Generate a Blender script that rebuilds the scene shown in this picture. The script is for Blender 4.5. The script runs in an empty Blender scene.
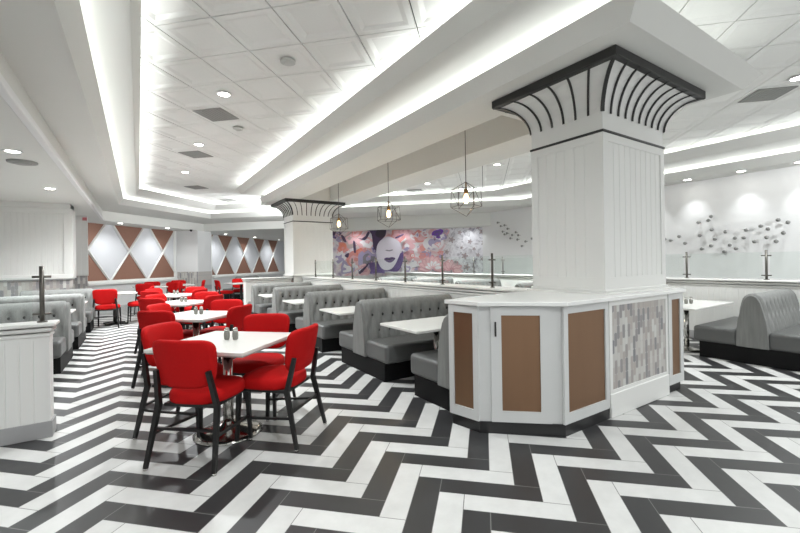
import bpy, bmesh, math, random
from mathutils import Vector, Matrix
random.seed(7)
SC = bpy.context.scene
COL = SC.collection
PI = math.pi
S2 = math.sqrt(0.5)

# ------------------------------------------------------------------ camera
FPX, V0, YAW, CAMH, ROLL = 400.24, 262.27, .57905, 1.42, -.0159
Fv = Vector((math.sin(YAW), math.cos(YAW), 0)); Rv = Vector((math.cos(YAW), -math.sin(YAW), 0)); Uv = Vector((0, 0, 1))
cam = bpy.data.cameras.new('camera'); camo = bpy.data.objects.new('camera', cam); COL.objects.link(camo)
cr, sr = math.cos(ROLL), math.sin(ROLL)
Xc = Rv*cr + Uv*sr; Yc = Uv*cr - Rv*sr; Zc = -Fv
M = Matrix(((Xc.x, Yc.x, Zc.x, 0), (Xc.y, Yc.y, Zc.y, 0), (Xc.z, Yc.z, Zc.z, CAMH), (0, 0, 0, 1)))
camo.matrix_world = M
cam.sensor_width = 36; cam.sensor_fit = 'HORIZONTAL'; cam.lens = 36*FPX/800
cam.shift_y = (V0-266.5)/800; cam.clip_start = .05; cam.clip_end = 200
SC.camera = camo

def ray(u, v):
    du, dv = u-400, v-266.5
    a = (cr*du + sr*dv)/FPX; b = (-sr*du + cr*dv + 266.5 - V0)/FPX
    return Fv + Rv*a - Uv*b
def on_x(u, v, X):
    r = ray(u, v); d = X/r.x; return Vector((X, d*r.y, CAMH + d*r.z))
def on_sum(u, v, c):
    r = ray(u, v); d = c/(r.x+r.y); return Vector((d*r.x, d*r.y, CAMH + d*r.z))

# ------------------------------------------------------------------ materials
def new_mat(name):
    m = bpy.data.materials.new(name); m.use_nodes = True
    nt = m.node_tree
    return m, nt, nt.nodes['Principled BSDF']
def lin(c):
    return tuple((x/255/12.92 if x/255 <= .04045 else ((x/255+.055)/1.055)**2.4) for x in c)
def mat(name, rgb, rough=.5, metal=0., spec=.5, noise=0., nscale=20., bump=0., bscale=200., coat=0., stretch=None):
    m, nt, b = new_mat(name)
    c = lin(rgb)+(1,)
    b.inputs['Base Color'].default_value = c
    b.inputs['Roughness'].default_value = rough
    b.inputs['Metallic'].default_value = metal
    b.inputs['Specular IOR Level'].default_value = spec
    if coat: b.inputs['Coat Weight'].default_value = coat
    tc = nt.nodes.new('ShaderNodeTexCoord')
    vec = tc.outputs['Object']
    if stretch:
        mp = nt.nodes.new('ShaderNodeMapping'); mp.inputs['Scale'].default_value = stretch
        nt.links.new(vec, mp.inputs['Vector']); vec = mp.outputs['Vector']
    if noise:
        n = nt.nodes.new('ShaderNodeTexNoise'); n.inputs['Scale'].default_value = nscale; n.inputs['Detail'].default_value = 4
        nt.links.new(vec, n.inputs['Vector'])
        r = nt.nodes.new('ShaderNodeMapRange'); r.inputs['To Min'].default_value = 1-noise; r.inputs['To Max'].default_value = 1+noise
        nt.links.new(n.outputs['Fac'], r.inputs['Value'])
        mx = nt.nodes.new('ShaderNodeVectorMath'); mx.operation = 'SCALE'; mx.inputs[0].default_value = c[:3]
        nt.links.new(r.outputs['Result'], mx.inputs['Scale']); nt.links.new(mx.outputs['Vector'], b.inputs['Base Color'])
    if bump:
        n2 = nt.nodes.new('ShaderNodeTexNoise'); n2.inputs['Scale'].default_value = bscale; n2.inputs['Detail'].default_value = 3
        nt.links.new(vec, n2.inputs['Vector'])
        bp = nt.nodes.new('ShaderNodeBump'); bp.inputs['Strength'].default_value = bump; bp.inputs['Distance'].default_value = .004
        nt.links.new(n2.outputs['Fac'], bp.inputs['Height']); nt.links.new(bp.outputs['Normal'], b.inputs['Normal'])
    return m
def emit(name, rgb, strength):
    m, nt, b = new_mat(name)
    b.inputs['Base Color'].default_value = (.9, .9, .9, 1)
    b.inputs['Emission Color'].default_value = lin(rgb)+(1,)
    b.inputs['Emission Strength'].default_value = strength
    return m
W_CEIL = mat('ceiling_paint', (214, 214, 210), .75, noise=.015, nscale=2)
W_TILE = mat('ceiling_tile', (232, 232, 229), .8, noise=.02, nscale=40, bump=.15)
W_WALL = mat('wall_paint', (226, 226, 226), .7, noise=.01, nscale=3)
W_WOOD = mat('white_lacquer', (216, 216, 213), .38, noise=.01, nscale=4)
CAB = mat('cabinet_lacquer', (198, 199, 198), .42, noise=.012, nscale=5)
GREYBASE = mat('grey_base', (150, 150, 150), .4, noise=.02)
BLACKTRIM = mat('charcoal_trim', (38, 38, 37), .45, noise=.05)
BLACKKICK = mat('black_kick', (30, 30, 31), .35, noise=.1, nscale=8)
PLINTH = mat('plinth_black', (14, 14, 15), .6, spec=.2)
GRIDC = mat('grid_gap_grey', (84, 84, 82), .7)  # even grey of the sheet seen between ceiling tiles
VENTM = mat('vent_grey', (150, 150, 147), .6)
VINYL = mat('grey_vinyl', (92, 93, 92), .38, noise=.05, nscale=3, bump=.25, bscale=160)
FABRIC = mat('grey_ribbed_fabric', (124, 125, 123), .85, noise=.28, nscale=26, bump=.4, bscale=120, stretch=(1.3, 1.3, .12))
BUTTON = mat('dark_grey_button', (40, 40, 40), .8)
RED = mat('red_fabric', (178, 17, 18), .8, spec=.15, noise=.10, nscale=60, bump=.5, bscale=420)
BLACKW = mat('black_wood', (20, 19, 19), .42, noise=.15, nscale=30)
CHROME = mat('chrome', (200, 198, 194), .16, metal=1., noise=.03)
STEEL = mat('brushed_post_steel', (104, 101, 96), .38, metal=.85, noise=.05, nscale=50)
TABLE = mat('white_table_laminate', (220, 220, 216), .22, noise=.02, nscale=9)
TEDGE = mat('table_edge', (150, 150, 148), .4)
QUARTZ = mat('white_quartz', (226, 226, 224), .2, noise=.035, nscale=7)
BRONZE = mat('bronze_panel', (134, 104, 80), .42, metal=.7, noise=.06, nscale=14, stretch=(1, 1, .08))
COPPER = mat('brown_window_panel', (142, 104, 88), .5, metal=.25, noise=.05, nscale=18)
FROST = mat('pale_panel', (208, 209, 213), .6, noise=.01)
WIRE = mat('dark_wire', (84, 80, 76), .4, metal=.7)
SILVER = mat('knob_silver', (140, 140, 138), .4, metal=.5, noise=.08, nscale=40)
SHKG = mat('shaker_glass', (128, 128, 122), .18, noise=.15, nscale=70)
REDSIGN = mat('red_plastic', (200, 120, 124), .5)
DARKGAP = mat('dark_gap', (20, 20, 20), .9)
BULB = emit('warm_bulb', (255, 196, 120), 4.0)
LAMP = emit('lamp_disc', (255, 252, 244), 14.0)

def glass_mat():
    m, nt, b = new_mat('clear_glass')
    nt.nodes.remove(b)
    out = nt.nodes['Material Output']
    tr = nt.nodes.new('ShaderNodeBsdfTransparent'); tr.inputs['Color'].default_value = (.95, .97, .96, 1)
    gl = nt.nodes.new('ShaderNodeBsdfGlossy'); gl.inputs['Roughness'].default_value = .03; gl.inputs['Color'].default_value = (1, 1, 1, 1)
    mx = nt.nodes.new('ShaderNodeMixShader')
    mx.inputs[0].default_value = .02; nt.links.new(tr.outputs[0], mx.inputs[1]); nt.links.new(gl.outputs[0], mx.inputs[2])
    nt.links.new(mx.outputs[0], out.inputs['Surface'])
    return m
GLASS = glass_mat()

class NG:
    """tiny helper for math node chains"""
    def __init__(s, nt): s.nt = nt
    def m(s, op, a, b=None, c=None):
        n = s.nt.nodes.new('ShaderNodeMath'); n.operation = op
        for i, x in enumerate((a, b, c)):
            if x is None: continue
            if isinstance(x, (int, float)): n.inputs[i].default_value = x
            else: s.nt.links.new(x, n.inputs[i])
        return n.outputs[0]
    def wn(s, x, y):
        cb = s.nt.nodes.new('ShaderNodeCombineXYZ')
        for i, q in enumerate((x, y)):
            if isinstance(q, (int, float)): cb.inputs[i].default_value = q
            else: s.nt.links.new(q, cb.inputs[i])
        w = s.nt.nodes.new('ShaderNodeTexWhiteNoise'); w.noise_dimensions = '2D'
        s.nt.links.new(cb.outputs[0], w.inputs['Vector']); return w.outputs['Value']
    def mix(s, f, a, b):
        n = s.nt.nodes.new('ShaderNodeMix'); n.data_type = 'RGBA'
        if isinstance(f, (int, float)): n.inputs[0].default_value = f
        else: s.nt.links.new(f, n.inputs[0])
        for i, q in ((6, a), (7, b)):
            if isinstance(q, tuple): n.inputs[i].default_value = q+(1,)
            else: s.nt.links.new(q, n.inputs[i])
        return n.outputs[2]
    def xyz(s):
        tc = s.nt.nodes.new('ShaderNodeTexCoord'); sp = s.nt.nodes.new('ShaderNodeSeparateXYZ')
        s.nt.links.new(tc.outputs['Object'], sp.inputs[0]); return tc.outputs['Object'], sp.outputs
def floor_mat():
    m, nt, b = new_mat('herringbone_floor_tile'); g = NG(nt)
    co, (x, y, z) = g.xyz()
    D, dy, x0, y0 = .431, .2155, -.1865, .4388
    xr = g.m('SUBTRACT', x, x0); n = g.m('FLOOR', g.m('DIVIDE', xr, D)); X = g.m('SUBTRACT', xr, g.m('MULTIPLY', n, D))
    par = g.m('FLOORED_MODULO', n, 2.0)              # 0 just right of a peak, 1 just right of a valley
    tri = g.m('ADD', g.m('MULTIPLY', X, g.m('SUBTRACT', 1.0, g.m('MULTIPLY', par, 2.0))), g.m('MULTIPLY', par, D))
    q = g.m('DIVIDE', g.m('ADD', g.m('SUBTRACT', y, y0), tri), dy)
    band = g.m('FLOOR', q); fr = g.m('SUBTRACT', q, band)
    blk = g.m('FLOORED_MODULO', band, 2.0)
    mm = g.m('MULTIPLY', fr, dy)
    J = g.m('MULTIPLY', .5, g.m('ADD', mm, g.m('MULTIPLY', par, g.m('SUBTRACT', dy, g.m('MULTIPLY', mm, 2.0)))))
    dj = g.m('MULTIPLY', g.m('ABSOLUTE', g.m('SUBTRACT', X, J)), .894)
    edge = g.m('MULTIPLY', g.m('MINIMUM', fr, g.m('SUBTRACT', 1.0, fr)), dy*.707)
    grout = g.m('LESS_THAN', g.m('MINIMUM', dj, edge), .0016)
    seg = g.m('SUBTRACT', n, g.m('LESS_THAN', X, J))
    rnd = g.wn(band, seg)
    nz = nt.nodes.new('ShaderNodeTexNoise'); nz.inputs['Scale'].default_value = 6; nz.inputs['Detail'].default_value = 6; nz.inputs['Roughness'].default_value = .65
    nt.links.new(co, nz.inputs['Vector'])
    var = g.m('ADD', g.m('MULTIPLY', g.m('SUBTRACT', rnd, .5), .10), g.m('MULTIPLY', g.m('SUBTRACT', nz.outputs['Fac'], .5), .34))
    fac = g.m('ADD', 1.0, var)
    col = g.mix(blk, lin((200, 200, 198)), lin((50, 50, 51)))
    sc = nt.nodes.new('ShaderNodeVectorMath'); sc.operation = 'SCALE'
    nt.links.new(col, sc.inputs[0]); nt.links.new(fac, sc.inputs['Scale'])
    fin = g.mix(grout, sc.outputs[0], lin((112, 112, 110)))
    nt.links.new(fin, b.inputs['Base Color'])
    rg = g.m('ADD', .26, g.m('MULTIPLY', nz.outputs['Fac'], .18)); nt.links.new(rg, b.inputs['Roughness'])
    b.inputs['Specular IOR Level'].default_value = .45
    return m
FLOOR = floor_mat()
def picket_mat(name, horiz='x', w=.032, h=.15, seed=0., lo=118, hi=205):
    m, nt, b = new_mat(name); g = NG(nt)
    co, o = g.xyz(); s = o[0] if horiz == 'x' else o[1]
    if horiz == 'd': s = g.m('MULTIPLY', g.m('SUBTRACT', o[0], o[1]), .707)
    c = g.m('FLOOR', g.m('DIVIDE', s, w)); fx = g.m('SUBTRACT', g.m('DIVIDE', s, w), c)
    off = g.m('MULTIPLY', g.m('FLOORED_MODULO', c, 2.0), .5)
    zz = g.m('ADD', g.m('DIVIDE', o[2], h), off); r = g.m('FLOOR', zz); fz = g.m('SUBTRACT', zz, r)
    rnd = g.wn(g.m('ADD', c, seed), r)
    dx = g.m('MULTIPLY', g.m('MINIMUM', fx, g.m('SUBTRACT', 1.0, fx)), w); dz = g.m('MULTIPLY', g.m('MINIMUM', fz, g.m('SUBTRACT', 1.0, fz)), h)
    # pointed picket ends
    tip = g.m('SUBTRACT', dz, g.m('MULTIPLY', g.m('ABSOLUTE', g.m('SUBTRACT', fx, .5)), w*.6))
    gr = g.m('MAXIMUM', g.m('LESS_THAN', dx, .0012), g.m('LESS_THAN', tip, -.004))
    cr_ = nt.nodes.new('ShaderNodeValToRGB'); e = cr_.color_ramp.elements
    e[0].color = lin((lo, lo, lo+4))+(1,); e[1].color = lin((hi, hi, hi-4))+(1,)
    k = e.new(.45); k.color = lin(((lo+hi)//2+8, (lo+hi)//2, (lo+hi)//2-5))+(1,)
    nt.links.new(rnd, cr_.inputs[0])
    fin = g.mix(gr, cr_.outputs[0], lin((172, 172, 170)))
    nt.links.new(fin, b.inputs['Base Color']); b.inputs['Roughness'].default_value = .3
    return m
PICKX = picket_mat('picket_mosaic', 'x', .046, .125, 0., 118, 192)
PICKWALL = picket_mat('picket_wainscot', 'x', .06, .17, 5., 130, 198)
PICKD = picket_mat('picket_wainscot_diagonal', 'd', .07, .22, 9., 140, 205)

def mural_base():
    m, nt, b = new_mat('mural_ground'); g = NG(nt)
    co, o = g.xyz()
    s = g.m('MULTIPLY', g.m('SUBTRACT', o[0], o[1]), .707)
    n1 = nt.nodes.new('ShaderNodeTexNoise'); n1.inputs['Scale'].default_value = 1.6; n1.inputs['Detail'].default_value = 5; n1.inputs['Distortion'].default_value = 1.4
    n2 = nt.nodes.new('ShaderNodeTexNoise'); n2.inputs['Scale'].default_value = 3.1; n2.inputs['Detail'].default_value = 5; n2.inputs['Distortion'].default_value = 2.2
    nt.links.new(co, n1.inputs['Vector']); nt.links.new(co, n2.inputs['Vector'])
    def ramp(f, stops):
        c = nt.nodes.new('ShaderNodeValToRGB'); e = c.color_ramp.elements
        e[0].position, e[0].color = stops[0][0], lin(stops[0][1])+(1,)
        e[1].position, e[1].color = stops[-1][0], lin(stops[-1][1])+(1,)
        for p, q in stops[1:-1]:
            k = e.new(p); k.color = lin(q)+(1,)
        nt.links.new(f, c.inputs[0]); return c.outputs[0]
    colour = ramp(n1.outputs['Fac'], [(.3, (150, 130, 170)), (.42, (226, 214, 224)), (.5, (240, 232, 234)), (.60, (232, 196, 200)), (.72, (216, 150, 158))])
    grey = ramp(n2.outputs['Fac'], [(.32, (150, 146, 156)), (.45, (214, 212, 218)), (.6, (236, 235, 240)), (.75, (186, 182, 190))])
    f = nt.nodes.new('ShaderNodeMapRange'); f.inputs['From Min'].default_value = -1.75; f.inputs['From Max'].default_value = -1.25
    nt.links.new(s, f.inputs['Value'])
    nt.links.new(g.mix(f.outputs[0], colour, grey), b.inputs['Base Color']); b.inputs['Roughness'].default_value = .6
    return m
MURAL = mural_base()
def flat(name, rgb): return mat(name, rgb, .6)

# ------------------------------------------------------------------ mesh helpers
def V(*a): return Vector(a)
class MB:
    def __init__(s): s.bm = bmesh.new(); s.smooth = False
    def box(s, x0, x1, y0, y1, z0, z1, bev=0., seg=2, mi=0):
        r = bmesh.ops.create_cube(s.bm, size=1)
        vs = r['verts']
        for v in vs:
            v.co = Vector((x0+(v.co.x+.5)*(x1-x0), y0+(v.co.y+.5)*(y1-y0), z0+(v.co.z+.5)*(z1-z0)))
        fs = list({f for v in vs for f in v.link_faces})
        for f in fs: f.material_index = mi
        if bev:
            es = list({e for v in vs for e in v.link_edges})
            r = bmesh.ops.bevel(s.bm, geom=es, offset=bev, segments=seg, affect='EDGES', profile=.5)
            for f in r['faces']:
                f.material_index = mi; f.smooth = True
        return s
    def prism(s, pts, z0, z1, mi=0, bev=0.):
        a = [s.bm.verts.new((p[0], p[1], z0)) for p in pts]; b = [s.bm.verts.new((p[0], p[1], z1)) for p in pts]
        n = len(pts); fs = [s.bm.faces.new(a[::-1]), s.bm.faces.new(b)]
        for i in range(n): fs.append(s.bm.faces.new((a[i], a[(i+1) % n], b[(i+1) % n], b[i])))
        for f in fs: f.material_index = mi
        bmesh.ops.recalc_face_normals(s.bm, faces=fs)
        if bev:
            es = list({e for f in fs for e in f.edges})
            bmesh.ops.bevel(s.bm, geom=es, offset=bev, segments=2, affect='EDGES', profile=.5)
        return s
    def loft(s, rings, caps=True, closed=True, mi=0, smooth=True):
        vr = [[s.bm.verts.new(p) for p in r] for r in rings]; fs = []
        n = len(rings[0])
        for a, b in zip(vr, vr[1:]):
            for i in range(n if closed else n-1):
                j = (i+1) % n
                f = s.bm.faces.new((a[i], a[j], b[j], b[i])); f.smooth = smooth; f.material_index = mi; fs.append(f)
        if caps and closed:
            for r in (vr[0][::-1], vr[-1]):
                f = s.bm.faces.new(r); f.material_index = mi; fs.append(f)
        bmesh.ops.recalc_face_normals(s.bm, faces=fs)
        return s
    def lathe(s, prof, cx=0, cy=0, n=24, mi=0, z=0.):
        rings = [[V(cx+max(r, .0004)*math.cos(2*PI*i/n), cy+max(r, .0004)*math.sin(2*PI*i/n), h+z) for i in range(n)] for r, h in prof]
        return s.loft(rings, True, True, mi)
    def tube(s, pts, r, n=8, mi=0, square=False, smooth=True):
        pts = [Vector(p) for p in pts]; rs = r if isinstance(r, (list, tuple)) else [r]*len(pts)
        if square: n, smooth = 4, False
        rings = []
        ref = None
        for i, p in enumerate(pts):
            d = (pts[min(i+1, len(pts)-1)] - pts[max(i-1, 0)]).normalized()
            if ref is None:
                ref = Vector((1, 0, 0)) if abs(d.x) < .9 else Vector((0, 1, 0))
            a = (ref - d*ref.dot(d)).normalized(); b = d.cross(a)
            k = rs[i]*(1.414 if square else 1); o = PI/4 if square else 0
            rings.append([p + a*k*math.cos(o+2*PI*j/n) + b*k*math.sin(o+2*PI*j/n) for j in range(n)])
        return s.loft(rings, True, True, mi, smooth)
    def poly(s, pts, mi=0):
        f = s.bm.faces.new([s.bm.verts.new(p) for p in pts]); f.material_index = mi; return s
    def build(s, name, mats, parent=None, loc=None):
        me = bpy.data.meshes.new(name); s.bm.to_mesh(me); s.bm.free()
        for m in (mats if isinstance(mats, (list, tuple)) else [mats]): me.materials.append(m)
        o = bpy.data.objects.new(name, me); COL.objects.link(o)
        if parent: o.parent = parent
        if loc: o.location = loc
        return o
def tag(o, label, cat, group=None):
    o['label'] = label; o['category'] = cat; o['kind'] = 'thing'
    if group: o['group'] = group
    return o
def thing(name, label, cat, loc=(0, 0, 0), rz=0, group=None):
    o = bpy.data.objects.new(name, None); COL.objects.link(o); o.empty_display_size = .1
    o.location = loc; o.rotation_euler = (0, 0, rz)
    return tag(o, label, cat, group)
def struct(o): o['kind'] = 'structure'; return o
def copy_tree(o, parent=None):
    c = o.copy(); COL.objects.link(c); c.parent = parent
    for ch in KIDS.get(o.name, []) or [k for k in o.children]:
        copy_tree(ch, c)
    return c
KIDS = {}
def dup(o, loc, rz=0, label=None, group=None):
    c = copy_tree(o); c.location = loc; c.rotation_euler = (0, 0, rz)
    if label: c['label'] = label
    if group: c['group'] = group
    return c

def bead_panel(mb, p0, p1, z0, z1, nrm, pitch=.085, dep=.006, groove=.010, mi=0):
    """vertical beadboard between two plan points"""
    p0, p1, nrm = Vector(p0), Vector(p1), Vector(nrm)
    L = (p1-p0).length; t = (p1-p0)/L; k = max(1, round(L/pitch)); w = L/k
    prof = [(0, 0)]
    for i in range(1, k):
        prof += [(i*w-groove/2, 0), (i*w, -dep), (i*w+groove/2, 0)]
    prof.append((L, 0))
    lo = [mb.bm.verts.new((p0+t*a+nrm*d).to_3d()+V(0, 0, z0)) for a, d in prof]
    hi = [mb.bm.verts.new((p0+t*a+nrm*d).to_3d()+V(0, 0, z1)) for a, d in prof]
    for i in range(len(prof)-1):
        f = mb.bm.faces.new((lo[i], lo[i+1], hi[i+1], hi[i])); f.material_index = mi
        f.normal_update()
        if f.normal.dot(nrm.to_3d()) < 0: f.normal_flip()

# ================================================================== ROOM SHELL
Z1, Z1T, Z2, Z2T, Z3, ZL = 3.25, 3.40, 3.50, 3.64, 3.73, 2.93
FRONT = -3.6
def tp(l, c1, s, r, f):
    return [V(l, f, 0), V(l, l+c1, 0), V((s-c1)/2, (s+c1)/2, 0), V(r, s-r, 0), V(r, f, 0)]
def at(poly, z): return [p+V(0, 0, z) for p in poly]
BH = tp(-.95, 17.1, 22.0, 11.2, FRONT)
T1 = tp(-.76, 15.2, 20.0, 10.98, FRONT)
L1b = tp(-.46, 14.8, 19.6, 10.7, FRONT); L1t = tp(-.34, 14.45, 19.15, 10.4, FRONT)
T2 = tp(-.30, 14.3, 19.05, 10.05, FRONT)
L2b = tp(-.03, 13.95, 18.75, 9.75, FRONT); L2t = tp(.05, 13.5, 18.35, 9.4, FRONT)
def inset(poly_a, poly_b, t): return [a.lerp(b, t) for a, b in zip(poly_a, poly_b)]

mb = MB(); mb.box(-7, 14, FRONT, 28, -.1, 0); floor = struct(mb.build('floor', FLOOR))
# stepped coffer: soffit, upper step and angled lips (open at the camera's back)
mb = MB()
mb.loft([at(BH, Z1+.06), at(BH, Z1), at(L1b, Z1), at(L1b, Z1+.02)], False, False, smooth=False)   # low soffit
mb.loft([at(T1, Z1+.02), at(T1, Z2), at(L2b, Z2), at(L2b, Z2+.02)], False, False, smooth=False)   # upper step
mb.loft([at(T2, Z2+.02), at(T2, Z3+.05)], False, False, smooth=False)
mb.loft([at(L1b, Z1+.02), at(T1, Z1+.02)], False, False, smooth=False)
mb.loft([at(L2b, Z2+.02), at(T2, Z2+.02)], False, False, smooth=False)
struct(mb.build('ceiling', W_CEIL))
mb = MB()
mb.loft([at(L1b, Z1), at(L1t, Z1T), at(inset(L1t, T1, .06), Z1T), at(inset(L1b, T1, .1), Z1+.02)], False, False, smooth=False)
struct(mb.build('trim_1', W_CEIL))
mb = MB()
mb.loft([at(L2b, Z2), at(L2t, Z2T), at(inset(L2t, T2, .06), Z2T), at(inset(L2b, T2, .1), Z2+.02)], False, False, smooth=False)
struct(mb.build('trim_2', W_CEIL))
# bulkhead down to the low perimeter ceilings, with a pale edge strip along the left one
mb = MB()
a, b, c, d = BH[0], BH[1], BH[2], BH[3]
mb.poly([a+V(0, 0, ZL), b+V(0, 0, ZL), b+V(0, 0, Z1), a+V(0, 0, Z1)])
mb.poly([b+V(0, 0, ZL), c+V(0, 0, ZL), c+V(0, 0, Z1), b+V(0, 0, Z1)])
cm = V(6.0, 16.0, 0)
mb.poly([c+V(0, 0, ZL), cm+V(0, 0, ZL), cm+V(0, 0, Z1), c+V(0, 0, Z1)])
mb.poly([cm+V(0, 0, 2.75), d+V(0, 0, 2.75), d+V(0, 0, Z1), cm+V(0, 0, Z1)])
# low ceilings
e1 = V(-7, FRONT, ZL); e2 = V(-7, 11.65, ZL)
mb.poly([a+V(0, 0, ZL), e1, V(-7, 9.0, ZL), V(-3.2, 12.25, ZL), V(-1.9, 14.0, ZL), V(-1.9, 16.7, ZL), b+V(0, 0, ZL)])
mb.poly([V(-7, 9.0, ZL), V(-7, 13, ZL+.35), V(-3.2, 13, ZL+.35), V(-3.2, 12.25, ZL)])
mb.poly([b+V(0, 0, ZL), V(-1.9, 16.7, ZL), V(9.2, 27.8, ZL), V(13.0, 24.0, ZL), V(6.0, 16.0, ZL), c+V(0, 0, ZL)])
mb.poly([cm+V(0, 0, 2.75), V(6.7, 16.7, 2.75), V(12.2, 11.5, 2.75), V(11.2, 10.8, 2.75)])
struct(mb.build('ceiling', W_CEIL))
mb = MB()
mb.box(-.985, -.905, FRONT, 16.0, ZL-.012, ZL+.07, .012); struct(mb.build('trim_3', W_WALL))
# lay-in tiles on the 45 degree grid
mb = MB()
t = .866
def tile(cx, cy):
    hw = .866/2-.009
    def ring(k, z): return [V(cx, cy-k, z), V(cx+k, cy, z), V(cx, cy+k, z), V(cx-k, cy, z)]
    vr = [[mb.bm.verts.new(p) for p in ring(*q)] for q in ((hw, Z3+.02), (hw, Z3), (hw-.085, Z3), (hw-.155, Z3+.016))]
    for A, B in zip(vr, vr[1:]):
        for i in range(4): mb.bm.faces.new((A[i], B[i], B[(i+1) % 4], A[(i+1) % 4]))
    mb.bm.faces.new(vr[-1])
for i in range(-30, 60):
    for j in range(-30, 60):
        d_ = 3.46+.866*(i+.5); s_ = 4.66+.866*(j+.5)
        cx, cy = (s_-d_)/2, (s_+d_)/2
        if -.6 < cx < 10.6 and FRONT-.3 < cy < 18.5 and d_ < 15 and s_ < 20 and not (3.6 < cx < 5.3 and 2.1 < cy < 12.1): tile(cx, cy)
struct(mb.build('ceiling', W_TILE))
mb = MB(); mb.box(-1.2, 11.3, FRONT, 19.5, Z3+.05, Z3+.09); struct(mb.build('ceiling', GRIDC))

# the long beam over the columns (angled lip, step, lip) with a sunk middle
BE = 12.7; BLE = 12.35
def pp(x, y, xe=5.56): return [V(x, BLE, 0), V(x, y, 0), V(xe, y, 0)]
mb = MB()
bx0, bx1, by0 = 3.2, 5.56, 1.6
rx0, rx1, ry0, ry1 = 3.85, 4.76, 3.5, 11.0
outer = [V(bx0, by0, Z1), V(bx1, by0, Z1), V(bx1, BE, Z1), V(bx0, BE, Z1)]
inn = [V(rx0, ry0, Z1), V(rx1, ry0, Z1), V(rx1, ry1, Z1), V(rx0, ry1, Z1)]
mb.loft([outer, inn, [p+V(0, 0, .47) for p in inn]], False, True, smooth=False)
mb.poly([p+V(0, 0, .47) for p in inn])
mb.poly([V(bx1, by0, Z1), V(bx1+.13, by0-.13, Z1T), V(bx1+.13, BE, Z1T), V(bx1, BE, Z1)])
mb.poly([V(bx1+.13, by0+.1, Z1T), V(bx1+.13, BE, Z1T), V(bx1+.13, BE, Z3+.04), V(bx1+.13, by0+.1, Z3+.04)])
mb.poly([V(bx0, BE, Z1), V(bx1, BE, Z1), V(bx1, BE, Z3+.04), V(bx0, BE, Z3+.04)])
mb.poly([V(bx0, BLE, Z1), V(bx0, BE, Z1), V(bx0, BE, Z3+.04), V(bx0, BLE, Z3+.04)])
# trough floors and backs
mb.loft([at(pp(3.2, 1.6), Z1+.02), at(pp(3.46, 1.86), Z1+.02), at(pp(3.46, 1.86), Z2)], False, False, smooth=False)
mb.poly([V(3.46, 1.86, Z2), V(5.7, 1.86, Z2), V(5.7, 1.86, Z3+.04), V(3.46, 1.86, Z3+.04)])
mb.loft([[V(3.46, BLE, Z2), V(3.46, .3, Z2)], [V(2.55, BLE, Z2), V(2.55, .3, Z2)], [V(2.55, BLE, Z2+.02), V(2.55, .3, Z2+.02)], [V(2.8, BLE, Z2+.02), V(2.8, .3, Z2+.02)], [V(2.8, BLE, Z3+.04), V(2.8, .3, Z3+.04)]], False, False, smooth=False)
mb.poly([V(2.55, BLE, Z2), V(3.46, BLE, Z2), V(3.46, BLE, Z3), V(2.8, BLE, Z3), V(2.8, BLE, Z2+.02), V(2.55, BLE, Z2+.02)])
mb.poly([V(3.46, .3, Z2), V(3.46, 1.86, Z2), V(3.46, 1.86, Z3), V(3.46, .3, Z3)])
mb.poly([V(2.8, .3, Z2), V(3.46, .3, Z2), V(3.46, .3, Z3), V(2.8, .3, Z3)])
struct(mb.build('ceiling', W_CEIL))
mb = MB()
def lip(o, xe):  # end faces follow the profile
    mb.loft(o, False, False, smooth=False)
lip([at(pp(3.2, 1.6), Z1), at([V(3.06, BLE, 0), V(3.06, 1.46, 0), V(5.69, 1.46, 0)], Z1T), at([V(3.08, BLE, 0), V(3.08, 1.48, 0), V(5.67, 1.48, 0)], Z1T), at(pp(3.23, 1.63), Z1+.02)], 5.56)
mb.poly([V(3.2, BLE, Z1), V(3.06, BLE, Z1T), V(3.08, BLE, Z1T), V(3.23, BLE, Z1+.02)])
struct(mb.build('trim_4', W_CEIL))
mb = MB()
mb.loft([[V(2.55, BLE, Z2), V(2.55, .3, Z2)], [V(2.41, BLE, Z2T), V(2.41, .3, Z2T)], [V(2.43, BLE, Z2T), V(2.43, .3, Z2T)], [V(2.58, BLE, Z2+.02), V(2.58, .3, Z2+.02)]], False, False, smooth=False)
mb.poly([V(2.55, BLE, Z2), V(2.41, BLE, Z2T), V(2.43, BLE, Z2T), V(2.58, BLE, Z2+.02)])
struct(mb.build('trim_5', W_CEIL))

# perimeter walls
XR = 11.2
mb = MB(); mb.box(XR, XR+.15, FRONT, 11.25, 0, 3.3); struct(mb.build('wall_right', W_WALL))
mb = MB(); mb.box(-7.0, -6.85, FRONT, 13, 0, 3.3); struct(mb.build('wall_left', W_WALL))
def diag_wall(mb, p0, p1, th, z0, z1, mi=0):   # th to the left of p0->p1
    p0, p1 = Vector(p0), Vector(p1); d = (p1-p0).normalized(); n = V(-d.y, d.x)
    mb.prism([p0, p1, p1+n*th, p0+n*th], z0, z1, mi)
CW = 18.6
mb = MB()
diag_wall(mb, (-1.9, CW-1.9), (9, CW+9), .15, 0, 3.3)
struct(mb.build('wall_back', W_WALL))
mb = MB()
mb.prism([(6.25, 16.65), (12.15, 10.75), (12.3, 10.9), (6.4, 16.8)], 0, 3.3)
struct(mb.build('wall_mural', W_WALL))
mb = MB(); mb.prism([(8.5, 27.1), (13.0, 22.6), (13.1, 22.7), (8.6, 27.2)], 0, 3.3); struct(mb.build('wall_end', W_WALL))

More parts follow.
